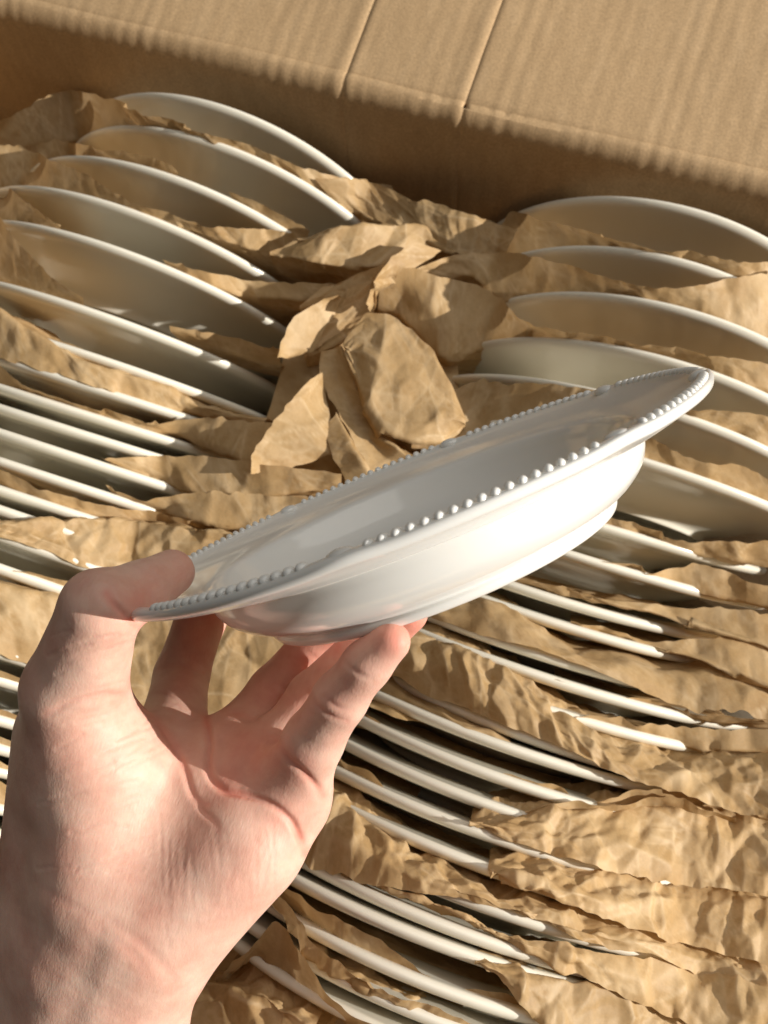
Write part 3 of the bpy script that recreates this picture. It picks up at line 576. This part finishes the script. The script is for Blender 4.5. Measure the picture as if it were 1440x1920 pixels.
for nm, (ch, kj, ki) in FINGERS.items():
    fd = None
    for A, B in zip(ch[:-1], ch[1:]):
        d = rc(P, C(*A[:3]).astype(np.float32), C(*B[:3]).astype(np.float32), A[3]*MMR, B[3]*MMR)
        fd = d if fd is None else smin(fd, d, ki*MMR)
    both = smin(palm, fd, kj*2*MMR)
    S = smin(S, both, .0009)
del P, palm, fd, both, d
def surface_nets(S, lo, h):
    s = S < 0
    nx, ny, nz = S.shape
    c = np.zeros((nx-1, ny-1, nz-1), np.int8)
    for i in (0, 1):
        for j in (0, 1):
            for k in (0, 1): c += s[i:nx-1+i, j:ny-1+j, k:nz-1+k]
    act = (c > 0) & (c < 8); idx = np.argwhere(act); vid = -np.ones(act.shape, np.int32); vid[act] = np.arange(len(idx))
    acc = np.zeros((len(idx), 3)); cnt = np.zeros(len(idx))
    cor = [(i, j, k) for i in (0, 1) for j in (0, 1) for k in (0, 1)]
    for a in cor:
        for b in cor:
            if sum(b)-sum(a) == 1 and all(y >= x for x, y in zip(a, b)):
                va = S[idx[:, 0]+a[0], idx[:, 1]+a[1], idx[:, 2]+a[2]]; vb = S[idx[:, 0]+b[0], idx[:, 1]+b[1], idx[:, 2]+b[2]]
                m = (va < 0) != (vb < 0); t = va[m]/(va[m]-vb[m])
                acc[m] += np.array(a)+t[:, None]*(np.array(b)-np.array(a)); cnt[m] += 1
    V = (idx+acc/cnt[:, None])*h+lo
    Q = []
    for ax in range(3):
        sl0 = [slice(None)]*3; sl1 = [slice(None)]*3; sl0[ax] = slice(0, -1); sl1[ax] = slice(1, None)
        e = s[tuple(sl0)] != s[tuple(sl1)]; first = s[tuple(sl0)]
        o1, o2 = [(1, 2), (2, 0), (0, 1)][ax]
        ii = np.argwhere(e); ok = (ii[:, o1] > 0) & (ii[:, o2] > 0)
        for q in (0, 1, 2):
            if q != ax: ok &= ii[:, q] < S.shape[q]-1
        ii = ii[ok]; fr = first[ii[:, 0], ii[:, 1], ii[:, 2]]
        def at(d1, d2):
            j = ii.copy(); j[:, o1] -= d1; j[:, o2] -= d2; return vid[j[:, 0], j[:, 1], j[:, 2]]
        q = np.stack([at(1, 1), at(0, 1), at(0, 0), at(1, 0)], 1)
        q[~fr] = q[~fr][:, ::-1]; Q.append(q)
    return V, np.vstack(Q)
HV, HQ = surface_nets(S, lo, VX); del S
me0 = new_mesh('hand_base', HV, HQ)
tmp = bpy.data.objects.new('hand_tmp', me0); COL.objects.link(tmp)
sm = tmp.modifiers.new('s', 'SMOOTH'); sm.factor = .5; sm.iterations = 3
sb = tmp.modifiers.new('d', 'SUBSURF'); sb.levels = 1; sb.render_levels = 1
dg = bpy.context.evaluated_depsgraph_get(); dg.update()
me = bpy.data.meshes.new_from_object(tmp.evaluated_get(dg)); bpy.data.objects.remove(tmp); bpy.data.meshes.remove(me0)
nv = len(me.vertices); co = np.empty(nv*3, np.float32); me.vertices.foreach_get('co', co); co = co.reshape(-1, 3).astype(float)
no = np.empty(nv*3, np.float32); me.vertices.foreach_get('normal', no); no = no.reshape(-1, 3).astype(float)
px = np.stack([720+F*co[:, 0]/-co[:, 2], 960-F*co[:, 1]/-co[:, 2]], 1)
def seg_dist(px, poly):
    P = np.array(poly, float); best = np.full(len(px), 1e9)
    for a, b in zip(P[:-1], P[1:]):
        ab = b-a; t = np.clip(((px-a)@ab)/(ab@ab), 0, 1)
        best = np.minimum(best, np.linalg.norm(px-a-t[:, None]*ab, axis=1))
    return best
def smooth_line(poly, n=8): return smooth_profile(poly, n)
view = np.clip((no*(-co/np.linalg.norm(co, axis=1)[:, None])).sum(1), 0, 1)
front = np.clip((view-.05)/.25, 0, 1)
CREASES = [ # polyline, depth mm, half width px, depth range of the surface
 ([(262,1322),(292,1352),(322,1398),(345,1440),(362,1490),(385,1508)], .75, 7),
 ([(364,1495),(380,1520),(402,1540),(410,1556)], .6, 6),
 ([(386,1340),(394,1393),(391,1440),(400,1466),(424,1486),(456,1492),(490,1500),(518,1514),(547,1541),(565,1580),(570,1600)], 1.15, 7),
 ([(528,1396),(545,1424),(568,1446),(592,1473),(604,1492)], .9, 7),
 ([(190,1722),(222,1742),(256,1762),(290,1795),(318,1828),(330,1850)], .28, 12), ([(150,1722),(205,1752),(245,1782),(280,1825)], .18, 10),
 ([(60,1655),(120,1690),(190,1722)], .22, 11),
 ([(85,1338),(112,1326),(142,1313),(194,1299),(225,1300)], .55, 6),
 ([(200,1115),(228,1148),(255,1173)], .9, 7),
 ([(582,1302),(600,1328),(620,1342),(650,1352)], .55, 5), ([(606,1304),(632,1325),(660,1332)], .35, 5),
 ([(640,1236),(664,1258),(694,1274)], .4, 5),
 ([(292,1258),(336,1248),(380,1262)], .6, 5), ([(268,1308),(300,1300),(345,1312)], .35, 6),
 ([(500,1280),(530,1290),(556,1310)], .3, 5), ([(560,1225),(590,1232),(606,1250)], .3, 5),
 ([(480,1360),(500,1380),(530,1396)], .5, 8), ([(425,1335),(470,1352),(505,1362)], .5, 8),
]
disp = np.zeros(nv)
for poly, dep, wd in CREASES:
    d = seg_dist(px, smooth_line(poly))
    fade = np.clip(np.minimum(np.linalg.norm(px-np.array(poly[0]), axis=1), np.linalg.norm(px-np.array(poly[-1]), axis=1))/30, .25, 1)
    disp += (-dep*np.exp(-(d/wd)**2)+.22*dep*np.exp(-(d/(wd*3.4))**2))*MMR*fade
# finer lines over the thenar and hypothenar mounds
rl = np.random.default_rng(5)
FINE = []
for k in range(30):      # thenar: sweeping down-left to right
    x = rl.uniform(70, 250); y = rl.uniform(1340, 1650); ln = rl.uniform(50, 130); an = math.radians(rl.uniform(-38, -18)+ (y-1340)*.05)
    FINE.append(([(x, y), (x+ln*.5*math.cos(an), y+ln*.5*math.sin(an)+rl.uniform(-5, 5)), (x+ln*math.cos(an), y+ln*math.sin(an))], rl.uniform(.10, .24), 4))
for k in range(26):      # hypothenar: near vertical lines
    x = rl.uniform(300, 520); y = rl.uniform(1520, 1680); ln = rl.uniform(50, 150)
    FINE.append(([(x, y), (x+rl.uniform(-4, 8), y+ln*.5), (x+rl.uniform(-8, 12), y+ln)], rl.uniform(.04, .10), 4))
for k in range(14):      # wrist
    x = rl.uniform(0, 240); y = rl.uniform(1660, 1880); ln = rl.uniform(60, 150)
    FINE.append(([(x, y), (x+ln*.45, y+ln*.22), (x+ln*.85, y+ln*.5)], rl.uniform(.01, .04), 5))
for k in range(24):      # along the thumb
    x = rl.uniform(90, 210); y = rl.uniform(1180, 1420); ln = rl.uniform(30, 80)
    FINE.append(([(x, y), (x+ln*.5, y-ln*.16), (x+ln, y-ln*.25)], rl.uniform(.08, .18), 4))
for poly, dep, wd in FINE:
    b0 = np.array(poly).min(0)-20; b1 = np.array(poly).max(0)+20
    m = np.where(((px > b0) & (px < b1)).all(1))[0]
    if len(m):
        d = seg_dist(px[m], smooth_line(poly, 4)); disp[m] += (-dep*np.exp(-(d/wd)**2)+.35*dep*np.exp(-(d/(wd*2.6))**2))*MMR
# soft swellings: pads, tendons at the wrist, knuckle of the thumb
for (x, y, rx_, h) in [(160,1470,110,1.2),(455,1418,62,2.6),(350,1400,55,.8),(520,1400,35,.5),(420,1600,90,1.0),(100,1560,90,.6),(610,1420,35,.4),(180,1240,55,.5),(560,1350,30,.3)]:
    disp += h*MMR*np.exp(-(((px-[x, y])/rx_)**2).sum(1))
for poly, h, wd in [([(150,1960),(190,1850),(215,1760)], .35, 26), ([(70,1960),(120,1840),(160,1740)], .3, 28)]:
    disp += h*MMR*np.exp(-(seg_dist(px, poly)/wd)**2)
q = np.sin(co[:, 0]*210+co[:, 1]*90)*np.sin(co[:, 1]*170-co[:, 2]*140+1)+.6*np.sin(co[:, 0]*430+2)*np.sin(co[:, 1]*390+co[:, 2]*300)
disp += .00012*q
co2 = co+no*(disp*front)[:, None]
# flush: redder finger ends, creases and mounds (colour of the skin itself)
fl = np.zeros(nv)
def blob(x, y, r, s, dmin=0, dmax=1):
    dd = -co[:, 2]; return s*np.exp(-(((px-[x, y])/r)**2).sum(1))*((dd > dmin) & (dd < dmax))
for x, y, r, s in [(730,1195,45,.75),(680,1235,50,.35),(765,1160,45,.9),(640,1190,60,.75),(560,1230,60,.4),(380,1150,60,.75),(340,1250,50,.35),(270,1130,45,.55),(345,1060,50,.35),(470,1430,75,.38),(540,1530,50,.38),(560,1440,40,.3),
                   (160,1400,50,.15),(430,1640,60,.15),(120,1620,40,.15),(200,1680,60,.12),(620,1330,40,.18),(520,1300,60,.3)]:
    fl = np.maximum(fl, blob(x, y, r, s))
for poly, dep, wd in CREASES: fl = np.maximum(fl, min(.55, dep*.5)*np.exp(-(seg_dist(px, smooth_line(poly))/(wd*1.5))**2))
fl = np.clip(1.15*fl*(.85+.25*q)+.07*np.clip(q, 0, 1), 0, .9)
wv_ = to_world(co2); base = wv_.mean(0)
me.vertices.foreach_set('co', (wv_-base).astype(np.float32).ravel())
at = me.attributes.new('flush', 'FLOAT', 'POINT'); at.data.foreach_set('value', fl.astype(np.float32))
me.update(); me.polygons.foreach_set('use_smooth', np.ones(len(me.polygons), dtype=bool)); me.materials.clear(); me.materials.append(M_SKIN); me.name = 'hand'
hand = add('hand', me, None, None, base.tolist())
tag(hand, 'bare left hand, palm to the viewer, pinching the white bowl by its rim', 'hand')

# thumbnail, on the far side of the thumb
nvv, nff = ball(14, 24)
tdir = C(335,1062,.294)-C(265,1098,.283); tdir /= np.linalg.norm(tdir)
nn_ = np.array([-.28, .80, -.45]); nn_ -= tdir*(nn_@tdir); nn_ /= np.linalg.norm(nn_); ss_ = np.cross(tdir, nn_)
cc = C(312,1079,.292)+nn_*.0062
x, y, z = nvv[:, 0], nvv[:, 1], nvv[:, 2]
sq = lambda t: np.sign(t)*np.abs(t)**.75
NP = cc+(sq(x)*.0066)[:, None]*tdir+(sq(y)*.0052)[:, None]*ss_+(z*.0006-.0022*sq(y)**2-.0010*np.clip(x, 0, 1)**2)[:, None]*nn_
nw_ = to_world(NP); nail = add('thumb_nail', new_mesh('thumb_nail', nw_-base, nff), M_NAIL, hand)
